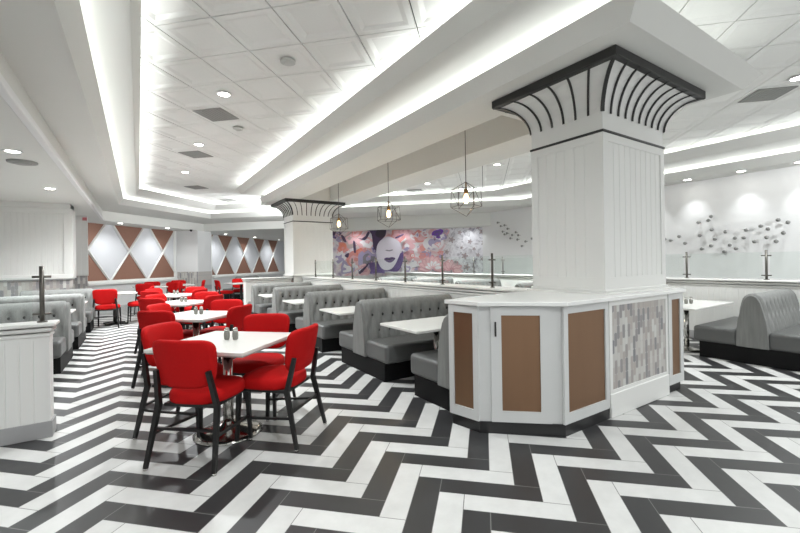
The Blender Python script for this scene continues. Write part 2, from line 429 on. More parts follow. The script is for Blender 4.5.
# left white block: beadboard above a mosaic wainscot
mb = MB()
mb.box(-7, -1.33, 12.28, 12.8, 1.16, ZL, 0)
mb.box(-7, -1.30, 12.25, 12.83, 1.16, 1.26, .008); mb.box(-7, -1.30, 12.25, 12.83, ZL-.24, ZL-.12, .012); mb.box(-7, -1.33, 12.24, 12.84, ZL-.12, ZL+.03, .02)
mb.box(-1.47, -1.30, 12.25, 12.83, 1.26, ZL-.24, .006)
bead_panel(mb, (-6.9, 12.272), (-1.47, 12.272), 1.26, ZL-.24, (0, -1), .10)
mb.box(-7, -1.36, 12.30, 12.78, 0, 1.16, 0, mi=1)
mb.box(-7, -1.33, 12.26, 12.81, 1.13, 1.165, .006, mi=2)
struct(mb.build('wall_side', [W_WOOD, PICKWALL, GREYBASE]))
mb = MB()
mb.box(-2.6, -1.25, 15.0, 15.12, 1.17, ZL); mb.box(-2.6, -1.27, 15.03, 15.12, 0, 1.17, mi=1)
bead_panel(mb, (-2.5, 14.985), (-1.25, 14.985), 1.2, ZL-.1, (0, -1), .14)
struct(mb.build('wall_side', [W_WOOD, PICKWALL]))
# white block between the two windows, mosaic below
bc = V(2.16, 19.26); kk = .95
mb = MB()
pl = [bc, bc+V(.62, .62), bc+V(.62-kk, .62+kk), bc+V(-kk, kk)]
mb.prism(pl, 1.15, ZL); mb.prism([p+V(0, .02) for p in pl], 0, 1.15, 1)
struct(mb.build('wall_pier', [W_WALL, PICKD]))

# diamond windows on the far diagonal wall
def dpt(x, off): return V(x+off*S2, x+CW-off*S2)     # off: distance in front of the wall
def window(name, xs, crosses, half, z0, zc, z1, lo_z=.93, hi_z=ZL):
    root = struct(thing(name, '', '', (0, 0, 0)))
    for k in ('label', 'category'): del root[k]
    def P3(x, z, off): p = dpt(x, off); return V(p.x, p.y, z)
    x0, x1 = xs
    mbs = MB(); mbs.poly([P3(x0, lo_z, .03), P3(x1, lo_z, .03), P3(x1, hi_z, .03), P3(x0, hi_z, .03)])
    mbs.build('pale_panel', FROST, root)
    def clip(poly):
        for lo, s in ((x0, 1), (x1, -1)):
            out = []
            for (a, za), (b, zb) in zip(poly, poly[1:]+poly[:1]):
                ia, ib = (a-lo)*s >= 0, (b-lo)*s >= 0
                if ia: out.append((a, za))
                if ia != ib:
                    q = (lo-a)/(b-a); out.append((lo, za+q*(zb-za)))
            poly = out
            if not poly: return []
        for lo, s in ((lo_z, 1), (hi_z, -1)):
            out = []
            for (a, za), (b, zb) in zip(poly, poly[1:]+poly[:1]):
                ia, ib = (za-lo)*s >= 0, (zb-lo)*s >= 0
                if ia: out.append((a, za))
                if ia != ib:
                    q = (lo-za)/(zb-za); out.append((a+q*(b-a), lo))
            poly = out
            if not poly: return []
        return poly
    g = .04
    for c in crosses:
        for tri_ in ([(c-half+g, z0+.02), (c+half-g, z0+.02), (c, zc-.09)], [(c-half+g, z1-.02), (c, zc+.09), (c+half-g, z1-.02)]):
            q = clip(tri_)
            if len(q) < 3: continue
            m_ = MB(); A = [m_.bm.verts.new(P3(a, z, .05)) for a, z in q]; B = [m_.bm.verts.new(P3(a, z, .03)) for a, z in q]
            m_.bm.faces.new(A)
            for i in range(len(q)): m_.bm.faces.new((A[i], A[(i+1) % len(q)], B[(i+1) % len(q)], B[i]))
            bmesh.ops.recalc_face_normals(m_.bm, faces=m_.bm.faces[:])
            m_.build('brown_panel', COPPER, root)
    m_ = MB()
    for c in crosses:
        for sx in (1, -1):
            for za, zb in ((z0, z1),):
                a, b = c-sx*half, c+sx*half
                def cl(xa, z_a, xb, z_b):
                    pts = []
                    for (X, Z), (X2, Z2_) in (((xa, z_a), (xb, z_b)), ((xb, z_b), (xa, z_a))):
                        if X < x0: q = (x0-X)/(X2-X); Z = Z+q*(Z2_-Z); X = x0
                        elif X > x1: q = (x1-X)/(X2-X); Z = Z+q*(Z2_-Z); X = x1
                        if Z < lo_z: q = (lo_z-Z)/(Z2_-Z); X = X+q*(X2-X); Z = lo_z
                        elif Z > hi_z: q = (hi_z-Z)/(Z2_-Z); X = X+q*(X2-X); Z = hi_z
                        pts.append((X, Z))
                    return pts
                # bars run sill -> crossing -> head
                for (xa, z_a, xb, z_b) in ((a, z0, c, zc), (c, zc, b, z1)):
                    if max(xa, xb) <= x0 or min(xa, xb) >= x1: continue
                    (xa2, za2), (xb2, zb2) = cl(xa, z_a, xb, z_b)
                    m_.tube([P3(xa2, za2, .06), P3(xb2, zb2, .06)], .028, square=True)
    m_.tube([P3(x0, lo_z-.03, .06), P3(x1, lo_z-.03, .06)], .045, square=True)
    m_.tube([P3(x1, lo_z, .05), P3(x1, hi_z, .05)], .04, square=True)
    m_.tube([P3(x0, lo_z, .05), P3(x0, hi_z, .05)], .04, square=True)
    m_.build('lattice', W_WOOD, root)
    m_ = MB()
    p = [dpt(x0, .0), dpt(x1, .0), dpt(x1, .22), dpt(x0, .22)]
    m_.prism(p, lo_z-.13, lo_z-.05); m_.build('sill', W_WOOD, root)
    return root
window('window_1', (-1.55, 1.28), [-1.467, -.317, .833], .575, .90, 2.0, 3.15)
window('window_2', (2.95, 8.2), [2.6+.05, 3.75, 4.88, 6.0, 7.13], .565, .90, 2.0, 3.15)

# ================================================================== LIGHTS
def area(name, p0, p1, wid, power, nrm=(0, 0, 1), col=(1, .985, .94)):
    p0, p1 = Vector(p0), Vector(p1); L = (p1-p0).length
    li = bpy.data.lights.new(name, 'AREA'); li.shape = 'RECTANGLE'; li.size = L; li.size_y = wid
    li.energy = power*L; li.color = col
    o = bpy.data.objects.new(name, li); COL.objects.link(o); o['kind'] = 'helper'
    x = (p1-p0).normalized(); z = -Vector(nrm); z = (z - x*z.dot(x)).normalized(); y = z.cross(x)
    o.matrix_world = Matrix(((x.x, y.x, z.x, (p0.x+p1.x)/2), (x.y, y.y, z.y, (p0.y+p1.y)/2), (x.z, y.z, z.z, (p0.z+p1.z)/2), (0, 0, 0, 1)))
    return o
COVE1, COVE2 = 2.5, 2.5
def cove(p0, p1, q0, q1, z, power):      # p: lip line, q: trough back line
    a_ = Vector(p0).lerp(q0, .72); b_ = Vector(p1).lerp(q1, .72)
    t_ = (b_-a_).normalized(); n_ = (Vector(p0)-Vector(q0)); n_ = (n_-t_*n_.dot(t_)).normalized()
    area('cove_light', a_+V(0, 0, z+.04), b_+V(0, 0, z+.04), .05, power, n_*.75+V(0, 0, .66), (.955, 1, .985))
for i in range(4):
    cove(L1b[i], L1b[i+1], T1[i], T1[i+1], Z1+.02, COVE1)
    cove(L2b[i], L2b[i+1], T2[i], T2[i+1], Z2+.02, COVE2)
cove(V(3.2, 1.75, 0), V(3.2, BLE-.05, 0), V(3.46, 1.75, 0), V(3.46, BLE-.05, 0), Z1+.02, COVE1)
cove(V(3.4, 1.6, 0), V(5.5, 1.6, 0), V(3.4, 1.86, 0), V(5.5, 1.86, 0), Z1+.02, COVE1*.35)
cove(V(2.55, .4, 0), V(2.55, BLE-.05, 0), V(2.8, .4, 0), V(2.8, BLE-.05, 0), Z2+.02, COVE2)

def spot(loc, power, size=150, blend=1., aim=(0, 0, -1), col=(.955, .99, 1), rad=.05):  # used for visible downlights and for added unseen fill spots
    li = bpy.data.lights.new('downlight_and_fill_spot', 'SPOT'); li.energy = power; li.spot_size = math.radians(size); li.spot_blend = blend; li.color = col; li.shadow_soft_size = rad
    o = bpy.data.objects.new('downlight_and_fill_spot', li); COL.objects.link(o); o.location = loc; o['kind'] = 'helper'
    o.rotation_euler = Vector(aim).to_track_quat('-Z', 'Y').to_euler(); return o
DL = thing('downlight', 'x', 'downlight')
mb = MB(); mb.lathe([(.072, -.004), (.072, -.007), (.098, -.006), (.104, 0), (.09, 0.0)], n=24); mb.build('trim_ring', W_WALL, DL)
mb = MB(); mb.lathe([(.072, -.003), (.072, -.005)], n=24); mb.build('lens', LAMP, DL)
first = [True]
def downlight(x, y, z, label, power=45, group=None, **kw):
    if first[0]: o = DL; first[0] = False
    else: o = copy_tree(DL)
    o.location = (x, y, z); o['label'] = label
    if group: o['group'] = group
    spot((x, y, z-.02), power, **kw)
for n, y, pw in zip(('nearest', 'middle', 'farthest'), (5.81, 8.48, 11.15), (230, 360, 650)):
    downlight(1.0, y, Z3, n+' of the three round downlights in the left tiled ceiling', pw, 'downlights in the left tiled ceiling')
for n, (x, y, pw) in zip(('round downlight at the upper right edge beside the grey vent', 'nearest round downlight seen left of the white column in the right tiled ceiling', 'round downlight in the right tiled ceiling behind the nearest pendant cord', 'farthest round downlight in the right tiled ceiling beside a small vent', 'round downlight glowing just behind the nearest wire pendant'),
                     ((7.2, 1.5, 170), (7.24, 6.75, 330), (7.17, 9.42, 430), (7.14, 11.15, 430), (9.13, 9.56, 430))):
    downlight(x, y, Z3, n, pw, 'downlights in the right tiled ceiling')
downlight(-1.335, 7.03, ZL, 'nearest downlight in the low ceiling at the left edge beside a round vent', 80, 'downlights in the low left ceiling')
downlight(-1.387, 10.02, ZL, 'farther downlight in the low left ceiling above the white beadboard wall', 290, 'downlights in the low left ceiling')
for n, (x, c) in zip(('first downlight from the left above the near diamond window', 'second downlight from the left above the near diamond window', 'downlight above the leftmost diamond of the far window', 'downlight above the middle of the far diamond window', 'rightmost downlight above the far diamond window'),
                     ((-.5, 17.45), (1.0, 17.45), (3.6, 17.5), (5.4, 17.5), (7.3, 17.5))):
    downlight(x, x+c, ZL, n, 65, 'downlights over the diamond windows')
for n, y in zip(('first wall-washing downlight from the right over the knob art wall', 'second wall-washing downlight from the right over the knob art wall', 'third wall-washing downlight over the knob art wall beside the white column'), (2.25, 3.15, 4.15)):
    downlight(10.80, y, Z1, n, 22, 'downlights over the knob art wall', size=64, blend=1., aim=(.26, 0, -1), rad=.02)
for k, (x, y) in enumerate(((10.9, 11.65), (9.0, 13.55), (7.6, 14.95))):
    spot((x-.2, y-.2, 2.74), 14, 150, 1., (.2, .2, -1))
for y in (1.35, 5.05, 6.0): spot((10.8, y, Z1-.02), 22, 64, 1., (.26, 0, -1), rad=.02)
# unseen lamps: rows behind the camera, plus added fill spots deeper in the room
for x, y, pw in ((1.0, 3.1, 90), (1.0, .4, 120), (7.2, 4.1, 130), (7.2, -1.2, 170), (4.4, -1.5, 200), (-2.6, 1.5, 230), (-4, 6, 60), (-3.5, 9.3, 90), (4.4, 14.6, 500)):  # left-side entries and the last one are added to lift dim surfaces
    spot((x, y, Z3-.02 if x > 0 else ZL-.02), pw)
spot((4.4, 13.4, 2.85), 330, 130, 1., (-.5, .85, -.1), rad=.1)  # added fill hidden behind the far column, brightens bulkhead and pier
spot((8.9, -.6, 3.2), 230, 110, 1., (.62, .75, -.22), rad=.1)  # added out-of-view spot that brightens the knob art wall
W = bpy.data.worlds.new('world'); SC.world = W; W.use_nodes = True
bg = W.node_tree.nodes['Background']; bg.inputs[0].default_value = (.97, .99, 1, 1); bg.inputs[1].default_value = .62

# ================================================================== CEILING FITTINGS
def square_vent(x, y, z, label, k=.40, group='square ceiling vents'):
    o = thing('ceiling_vent', label, 'vent', (x, y, z), PI/4, group)
    hw = .235*k/.4
    m_ = MB(); m_.box(-hw, hw, -hw, hw, -.012, -.001, .004); m_.build('frame', VENTM, o)
    m_ = MB()
    for i in range(9):
        yy = -hw+.03+(2*hw-.06)*i/8; m_.box(-hw+.025, hw-.025, yy-.012, yy+.006, -.018, -.012)
    m_.build('louvre', VENTM, o)
for x, y, l in ((.99, 6.70, 'nearest square grey vent between downlights in the left tiled ceiling'), (.99, 9.35, 'second square grey vent in the left tiled ceiling'),
                (1.3, 13.3, 'farthest square grey vent in the left tiled ceiling'), (2.95, 15.2, 'square grey vent near the left corner of the coffer, left of the far column'),
                (7.68, 1.98, 'square grey vent at the upper right edge of the ceiling'), (7.6, 10.8, 'small square grey vent in the right tiled ceiling between two downlights')):
    # snap to the tile grid
    d_ = 3.46+.866*(round((y-x-3.46)/.866-.5)+.5); s_ = 4.66+.866*(round((x+y-4.66)/.866-.5)+.5)
    square_vent((s_-d_)/2, (s_+d_)/2, Z3, l)
def round_disc(x, y, z, r, label, name, cat, m):
    o = thing(name, label, cat, (x, y, z))
    m_ = MB(); m_.lathe([(r, 0), (r*.98, -.02), (r*.7, -.03)], n=28); m_.build('rim', m, o)
    m_ = MB(); m_.lathe([(r*.66, -.028), (r*.5, -.04), (.01, -.042)], n=28); m_.build('centre_cone', m, o)
OFFW = mat('speaker_white', (196, 196, 192), .6)
round_disc(1.455, 4.49, Z3, .085, 'nearer round white detector on the left tiled ceiling', 'smoke_detector', 'detector', OFFW)
round_disc(1.44, 7.13, Z3, .085, 'farther round white detector on the left tiled ceiling beside the near vent', 'smoke_detector', 'detector', OFFW)
round_disc(-1.355, 7.66, ZL, .17, 'round grey vent in the low left ceiling behind a downlight', 'round_vent', 'vent', VENTM)
o = thing('security_camera', 'small black dome camera under the bulkhead on the white pier', 'security camera', (1.87, 18.84, ZL))
mb = MB(); mb.lathe([(.055, 0), (.055, -.03)], n=16); mb.build('mount', BLACKTRIM, o)
mb = MB(); mb.lathe([(.05, -.03), (.045, -.06), (.02, -.085), (.005, -.088)], n=16); mb.build('dome', BLACKW, o)
mb = MB(); mb.box(-1.36, -1.255, 14.94, 14.985, ZL-.13, ZL-.04, .008)
tag(mb.build('exit_sign', REDSIGN), 'small red sign at the top of the wall left of the diamond window', 'sign')

# pendants
def pendant(x, y, zc, label):
    o = thing('pendant_lamp', label, 'pendant lamp', (x, y, 3.72), 0, 'wire cage pendants over the half wall')
    c = zc-3.72
    m_ = MB(); m_.tube([(0, 0, 0), (0, 0, c+.26)], .006, 8); m_.lathe([(.05, 0), (.05, -.02), (.01, -.03)], n=16); m_.build('cord', WIRE, o)
    R = .27
    def sp(th, z): r = math.sqrt(max(0, 1-z*z)); return V(R*r*math.cos(th), R*r*math.sin(th), c+R*z)
    top, bot = V(0, 0, c+R), V(0, 0, c-R)
    A = [sp(2*PI*i/6+.3, .55) for i in range(6)]; B = [sp(2*PI*i/6+.3, -.45) for i in range(6)]
    m_ = MB()
    for i in range(6):
        j = (i+1) % 6
        for p, q in ((A[i], A[j]), (B[i], B[j]), (A[i], B[i])): m_.tube([p, q], .0042, 6)
        if i % 2 == 0:
            m_.tube([top, A[i]], .0042, 6); m_.tube([bot, B[i]], .0042, 6)
            m_.tube([A[i], B[j]], .0042, 6)
    m_.build('wire_cage', WIRE, o)
    m_ = MB(); m_.lathe([(.02, c+.16), (.034, c+.15), (.034, c+.09), (.02, c+.085)], n=16); m_.tube([(0, 0, c+.26), (0, 0, c+.15)], .012, 8); m_.build('socket', mat('brass_socket', (150, 118, 78), .3, .8) if 'brass_socket' not in bpy.data.materials else bpy.data.materials['brass_socket'], o)
    m_ = MB(); m_.lathe([(.016, c+.085), (.03, c+.06), (.045, c+.01), (.04, c-.035), (.02, c-.06), (.002, c-.066)], n=20); m_.build('bulb', BULB, o)
    li = bpy.data.lights.new('pendant_glow', 'POINT'); li.energy = 6; li.color = (1, .72, .42); li.shadow_soft_size = .05
    lo = bpy.data.objects.new('pendant_glow', li); COL.objects.link(lo); lo.location = (x, y, zc-.1); lo['kind'] = 'helper'
pendant(4.3, 4.66, 2.39, 'nearest and largest wire cage pendant lamp, hanging left of the front column')
pendant(4.3, 6.97, 2.405, 'middle of the three wire cage pendant lamps, in front of the mural')
pendant(4.3, 9.4, 2.42, 'farthest wire cage pendant lamp, beside the capital of the far column')

# ================================================================== COLUMNS
CXW, CYW = 1.20, .81
def column(x0, y0, label):
    o = thing('column', label, 'column', (x0, y0, 0))
    w, d = CXW, CYW
    zb = 0.0
    m_ = MB()
    m_.box(0, w, 0, d, zb, 2.62)
    fr = .075
    # stiles and rails proud of recessed beadboard
    for xa, xb in ((-.012, fr), (w-fr, w+.012)):
        for ya, yb in ((-.012, fr), (d-fr, d+.012)): m_.box(xa, xb, ya, yb, zb, 2.64)
    for za, zc_ in ((zb, 1.24), (2.56, 2.64)):
        m_.box(-.0115, w+.0115, -.0115, d+.0115, za, zc_)
    m_.build('shaft', W_WOOD, o)
    m_ = MB()
    bead_panel(m_, (fr, -.004), (w-fr, -.004), 1.24, 2.56, (0, -1), .105)
    bead_panel(m_, (-.004, fr), (-.004, d-fr), 1.24, 2.56, (-1, 0), .105)
    bead_panel(m_, (w+.004, fr), (w+.004, d-fr), 1.24, 2.56, (1, 0), .105)
    m_.build('beadboard', W_WOOD, o)
    m_ = MB(); m_.box(-.065, w+.065, -.065, d+.065, 1.075, 1.098, .008); m_.box(-.03, w+.03, -.03, d+.03, 1.095, 1.125, .008); m_.build('base_moulding', W_WOOD, o)
    m_ = MB(); m_.box(-.022, w+.022, -.022, d+.022, 2.64, 2.665, .006); m_.build('neck_band', BLACKTRIM, o)
    # flared capital
    def ringz(e, z): return [V(-e, -e, z), V(w+e, -e, z), V(w+e, d+e, z), V(-e, d+e, z)]
    prof = [(.006, 2.665)]
    for i in range(13):
        t_ = i/12; a_ = t_*PI/2
        prof.append((.006+.285*(1-math.cos(a_))**.9, 2.835+.335*math.sin(a_)))
    m_ = MB()
    m_.loft([ringz(e, z) for e, z in prof], True, True, smooth=False); m_.build('capital', W_WOOD, o)
    m_ = MB(); m_.box(-.315, w+.315, -.31, d+.31, 3.165, Z1, .006); m_.build('cornice', BLACKTRIM, o)
    # ribs
    cv = prof[1:]
    def rib(p_lo, p_hi, nrm, wid):
        m2 = MB(); rings = []
        for i, (e, z) in enumerate(cv):
            k = (e-cv[0][0])/(cv[-1][0]-cv[0][0])
            b_ = p_lo(e, k)
            rings.append((V(b_.x, b_.y, z), z))
        pts = [p+V(nrm[0], nrm[1], 0)*.004 for p, z in rings]
        tdir = V(-nrm[1], nrm[0], 0)
        rr = []
        for p in pts:
            n3 = V(nrm[0], nrm[1], -.6).normalized()
            rr.append([p-tdir*wid/2, p+tdir*wid/2, p+tdir*wid/2+n3*.014, p-tdir*wid/2+n3*.014])
        m2.loft(rr, True, True, smooth=False)
        m2.build('rib', BLACKTRIM, o)
    nx, ny = 9, 6
    for i in range(1, nx):
        f = i/nx
        rib(lambda e, k: V(-e+f*(w+2*e), -e), None, (0, -1), .018)
        rib(lambda e, k: V(-e+f*(w+2*e), d+e), None, (0, 1), .018)
    for i in range(1, ny):
        f = i/ny
        rib(lambda e, k: V(-e, -e+f*(d+2*e)), None, (-1, 0), .018)
        rib(lambda e, k: V(w+e, -e+f*(d+2*e)), None, (1, 0), .018)
    for sx in (0, 1):
        for sy in (0, 1):
            rib(lambda e, k: V(w+e if sx else -e, d+e if sy else -e), None, ((1 if sx else -1)*S2, (1 if sy else -1)*S2), .034)
    return o
column(3.74, 2.14, 'near white beadboard column with flared black-ribbed capital, rising from the cabinet counter')
column(3.74, 11.3, 'far white beadboard column with flared black-ribbed capital behind the booths')

# ================================================================== HALF WALLS, POSTS, GLASS
def cap_profile(mb, x0, x1, y0, y1, zt, mi=0):
    mb.box(x0-.045, x1+.045, y0-.045, y1+.045, zt-.03, zt, .008, 2, mi)
    mb.box(x0-.025, x1+.025, y0-.025, y1+.025, zt-.075, zt-.04, .012, 2, mi)
    mb.box(x0-.012, x1+.012, y0-.012, y1+.012, zt-.12, zt-.085, .012, 2, mi)
def half_wall(x0, x1, y0, y1, zt, label, faces, base=None, extra=None):
    o = thing('half_wall', label, 'half wall', (0, 0, 0))
    m_ = MB(); m_.box(x0, x1, y0, y1, 0, zt-.11)
    m_.box(x0-.002, x1+.002, y0-.002, y1+.002, zt-.16, zt-.10)
    m_.build('body', W_WOOD, o)
    m_ = MB()
    for f in faces:
        if f == '-y': bead_panel(m_, (x0+.0, y0-.004), (x1-.02, y0-.004), .12, zt-.14, (0, -1))
        if f == '-x': bead_panel(m_, (x0-.004, y0+.02), (x0-.004, y1-.02), .12, zt-.14, (-1, 0))
        if f == '+x': bead_panel(m_, (x1+.004, y0+.02), (x1+.004, y1-.02), .12, zt-.14, (1, 0))
    m_.build('beadboard', W_WOOD, o)
    m_ = MB(); cap_profile(m_, x0, x1, y0, y1, zt); m_.build('cap_rail', W_WOOD, o)
    m_ = MB(); m_.box(x0-.014, x1+.014, y0-.014, y1+.014, 0, .135, .004); m_.build('skirting', base or GREYBASE, o)
    return o
half_wall(-6.8, -.635, 4.44, 4.60, .96, 'short white beadboard half wall with grey base at the left edge', ['-y'])
half_wall(3.99, 4.31, 3.0, 11.26, 1.05, 'long white half wall behind the middle row of booths', ['-x', '+x'])
half_wall(2.42, 3.66, 11.32, 11.62, 1.05, 'white end half wall below the far column', ['-y'])
half_wall(8.22, 8.42, FRONT, 13.6, 1.05, 'long white half wall behind the right row of booths', ['-x'])
PO = None
def post(x, y, z, label, axis, group, h=.475):
    global PO
    if PO is None:
        PO = thing('railing_post', label, 'post')
        m_ = MB(); m_.tube([(0, 0, .006), (0, 0, h)], .017, 12); m_.build('pole', STEEL, PO)
        m_ = MB(); m_.lathe([(.036, 0), (.036, .008), (.022, .012)], n=16); m_.build('foot', STEEL, PO)
        for zz in (.07, .385):
            m_ = MB(); m_.tube([(0, -.062, zz), (0, .062, zz)], .010, 8); m_.build('clamp', STEEL, PO)
        o = PO
    else: o = copy_tree(PO)
    o.location = (x, y, z); o['label'] = label; o['group'] = group; o.rotation_euler = (0, 0, axis)
    return o
ordn = ['first', 'second', 'third', 'fourth', 'fifth', 'sixth', 'seventh', 'eighth', 'ninth', 'tenth', 'eleventh', 'twelfth', 'thirteenth', 'fourteenth', 'fifteenth', 'sixteenth', 'seventeenth', 'eighteenth', 'nineteenth', 'twentieth', 'twenty-first', 'twenty-second', 'twenty-third', 'twenty-fourth', 'twenty-fifth', 'twenty-sixth', 'twenty-seventh', 'twenty-eighth', 'twenty-ninth', 'thirtieth']
ys = [3.96, 5.05, 6.13, 7.22, 8.31, 9.40, 10.60]
for i, y in enumerate(ys):
    post(4.12, y, 1.05, 'dark steel glass-rail post on the middle half wall, %s from the near column' % ordn[i], 0, 'posts on the middle half wall')
ry = [1.04, 2.13, 3.23, 4.32, 5.42, 6.51, 7.60, 8.73, 9.85, 10.95]
rl = ['dark steel post on the right half wall beyond the right edge', 'dark steel post on the right half wall above the tufted booth', 'dark steel post on the right half wall next to the near column']
rv = [1, 2, 6, 7]
for i in rv:
    y = ry[i]
    l = rl[i] if i < 3 else ('short dark post on the far right half wall, nearer the near column' if i == 6 else 'short dark post on the far right half wall in front of the grey mural flowers')
    post(8.32, y, 1.05, l, 0, 'posts on the right half wall')
post(-.69, 4.52, .96, 'dark steel post standing on the short left half wall', PI/2, 'posts on the left half wall')
def glass(x0, x1, y0, y1, z0, z1, label, group):
    m_ = MB(); m_.box(x0, x1, y0, y1, z0, z1, .002, 1); tag(m_.build('glass_panel', GLASS), label, 'glass panel', group)
for i in range(len(ys)-1):
    glass(4.115, 4.125, ys[i]+.045, ys[i+1]-.045, 1.08, 1.49, 'clear glass panel between the %s and %s posts on the middle half wall' % (ordn[i], ordn[i+1]), 'glass panels on the middle half wall')
glass(4.115, 4.125, 3.05, ys[0]-.045, 1.08, 1.49, 'clear glass panel between the near column and the first post', 'glass panels on the middle half wall')
gl = ['glass panel at the right edge on the right half wall', 'glass panel between the two posts in front of the knob art', 'glass panel beside the near column on the right half wall', None, None, 'glass panel on the right half wall just left of the near column', 'glass panel between the two short posts in front of the mural corner', 'glass panel on the right half wall left of the short posts']
for i in range(len(ry)-2):
    if gl[i]: glass(8.315, 8.325, ry[i]+.045, ry[i+1]-.045, 1.08, 1.49, 'clear '+gl[i], 'glass panels on the right half wall')
glass(-2.2, -.75, 4.515, 4.525, .99, 1.34, 'clear glass panel left of the post on the left half wall', 'glass panels on the left half wall')

# ================================================================== ART WALL KNOBS
right_k = [(664.3, 239.1), (670, 240.2), (678.6, 236.5), (684.4, 243.3), (697.9, 222.4), (699.3, 235.5), (701.3, 248.9), (710.6, 216.4), (707.8, 220.3), (711.1, 229.6), (714.2, 239.1), (710.6, 245.8), (725, 231.7), (723.7, 251.8), (729.4, 245.1), (734.5, 238.1), (735.6, 248.5), (745.6, 230.1), (743.3, 237.7), (754.1, 241.5), (760.4, 226), (767.6, 228.9), (766.3, 237.3), (775.8, 241.3), (777.8, 219.8), (787.6, 222.2), (783, 232.9)]
left_k = [(497.2, 222.6), (504, 225.2), (500.3, 226.1), (507, 228.7), (502.2, 231.6), (504, 234.3), (506.4, 233.2), (515.2, 232.2), (511.7, 234.9), (517.7, 235.2), (509.9, 238.3), (516.9, 239.5), (524.9, 241.4), (521.3, 246), (531.3, 238.5)]
KN = None
def knob(u, v, label, group):
    global KN
    off = .14
    p = on_x(u, v, XR-off)
    if KN is None:
        KN = thing('wall_knob', label, 'wall knob')
        m_ = MB(); m_.tube([(0, 0, 0), (off-.02, 0, 0)], .009, 8); m_.build('pin', SILVER, KN)
        m_ = MB(); n = 16
        prof = [(.004, -.03), (.026, -.026), (.038, -.012), (.040, .0), (.036, .012), (.02, .02), (.008, .022)]
        m_.loft([[V(h_, r*math.cos(2*PI*i/n), r*math.sin(2*PI*i/n)) for i in range(n)] for r, h_ in prof]); m_.build('head', SILVER, KN)
        o = KN
    else: o = copy_tree(KN)
    o.location = (p.x+.02, p.y, p.z); o['label'] = label; o['group'] = group
for i, (u, v) in enumerate(sorted(right_k)):
    knob(u, v, 'silver wall knob right of the near column, %s from the left' % ordn[i], 'silver knobs on the right wall')
for i, (u, v) in enumerate(sorted(left_k)):
    knob(u, v, 'tiny silver knob between mural and near column, %s from the left' % ordn[i], 'silver knobs beside the mural')

# ================================================================== MURAL
MS = 22.9
def mp(u, v, off): p = on_sum(u, v, MS); return V(p.x-off*S2, p.y-off*S2, p.z)
mur = thing('wall_mural', 'wide floral mural with a pale woman\'s face on the far wall', 'mural', (0, 0, 0))
mur.name = 'mural'
a_, b_ = on_sum(333.0, 250, MS), on_sum(489.5, 250, MS)
mb = MB(); zb0, zt0 = .88, 2.86
p0, p1 = V(a_.x-.55, a_.y+.55), V(b_.x+.2, b_.y-.2)
mb.prism([p0, p1, p1-V(.03, .03), p0-V(.03, .03)], zb0, zt0)
mb.build('canvas', MURAL, mur)
layer = [.046]
def shape(pts, m, name, px=True):
    layer[0] += .0008
    q = MB(); A = [q.bm.verts.new(mp(u, v, layer[0])) for u, v in pts]
    q.bm.faces.new(A); bmesh.ops.triangulate(q.bm, faces=q.bm.faces[:])
    return q.build(name, m, mur)
def c1(x, y): return (330+x*.125, 225+y*.125)
def c2(x, y): return (410+x*.1625, 222+y*.1625)
def smooth_closed(pts, n=4):
    out = []; N = len(pts)
    for i in range(N):
        p0, p1, p2, p3 = [Vector(pts[(i+k-1) % N]) for k in range(4)]
        for j in range(n):
            t_ = j/n
            out.append(tuple(.5*((2*p1)+(p2-p0)*t_+(2*p0-5*p1+4*p2-p3)*t_*t_+(3*p1-p0-3*p2+p3)*t_**3)))
    return out
CREAM = flat('paint_face', (216, 210, 222)); PURP = flat('paint_purple', (104, 84, 140)); DPURP = flat('paint_dark_purple', (70, 52, 84)); INK = flat('paint_ink', (48, 38, 54))
LIPS = flat('paint_lips', (92, 66, 116)); PINK = flat('paint_pink', (230, 184, 190)); CORAL = flat('paint_coral', (224, 152, 146)); ROSE = flat('paint_rose', (212, 158, 166)); WHITE = flat('paint_white', (238, 234, 238)); LILAC = flat('paint_lilac', (176, 166, 200)); VIOLET = flat('paint_violet', (118, 70, 176)); GREYP = flat('paint_grey', (132, 128, 138)); TAUPE = flat('paint_taupe', (188, 170, 168)); ORANGE = flat('paint_orange', (226, 134, 112))
def flower(cx, cy, r, m, m2, npet=6, ph=0., sq=1.):
    layer[0] += .0008
    q = MB()
    for i in range(npet):
        a = 2*PI*i/npet+ph
        for k, (rr, mi, dd) in enumerate(((1., 0, 0), (.55, 1, .0004))):
            pts = []
            for j in range(10):
                b = 2*PI*j/10
                lx = .55*r*rr*(1+math.cos(b))*1.0; ly = .34*r*rr*math.sin(b)*(1-.15*math.cos(b))
                pts.append((cx+lx*math.cos(a)-ly*math.sin(a), cy+sq*(lx*math.sin(a)+ly*math.cos(a))))
            f = q.bm.faces.new([q.bm.verts.new(mp(u, v, layer[0]+dd+i*.00005)) for u, v in pts]); f.material_index = mi
    return q.build('painted_flower', [m, m2], mur)
rnd = random.Random(5)
def blob(cx, cy, r, m, m2, rough=.35, sq=.9):
    n = 11; ph = rnd.random()*6
    rad = [r*(1+rough*(rnd.random()-.5)*2) for _ in range(n)]
    ring = lambda k, dx, dy: smooth_closed([(cx+dx+rad[i]*k*math.cos(2*PI*i/n+ph), cy+dy+sq*rad[i]*k*math.sin(2*PI*i/n+ph)) for i in range(n)], 3)
    shape(ring(1, 0, 0), m, 'painted_flower')
    shape(ring(.62, rnd.uniform(-.2, .2)*r, rnd.uniform(-.2, .2)*r), m2, 'painted_petal')
    shape(ring(.25, rnd.uniform(-.3, .3)*r, rnd.uniform(-.3, .3)*r), m, 'painted_petal')
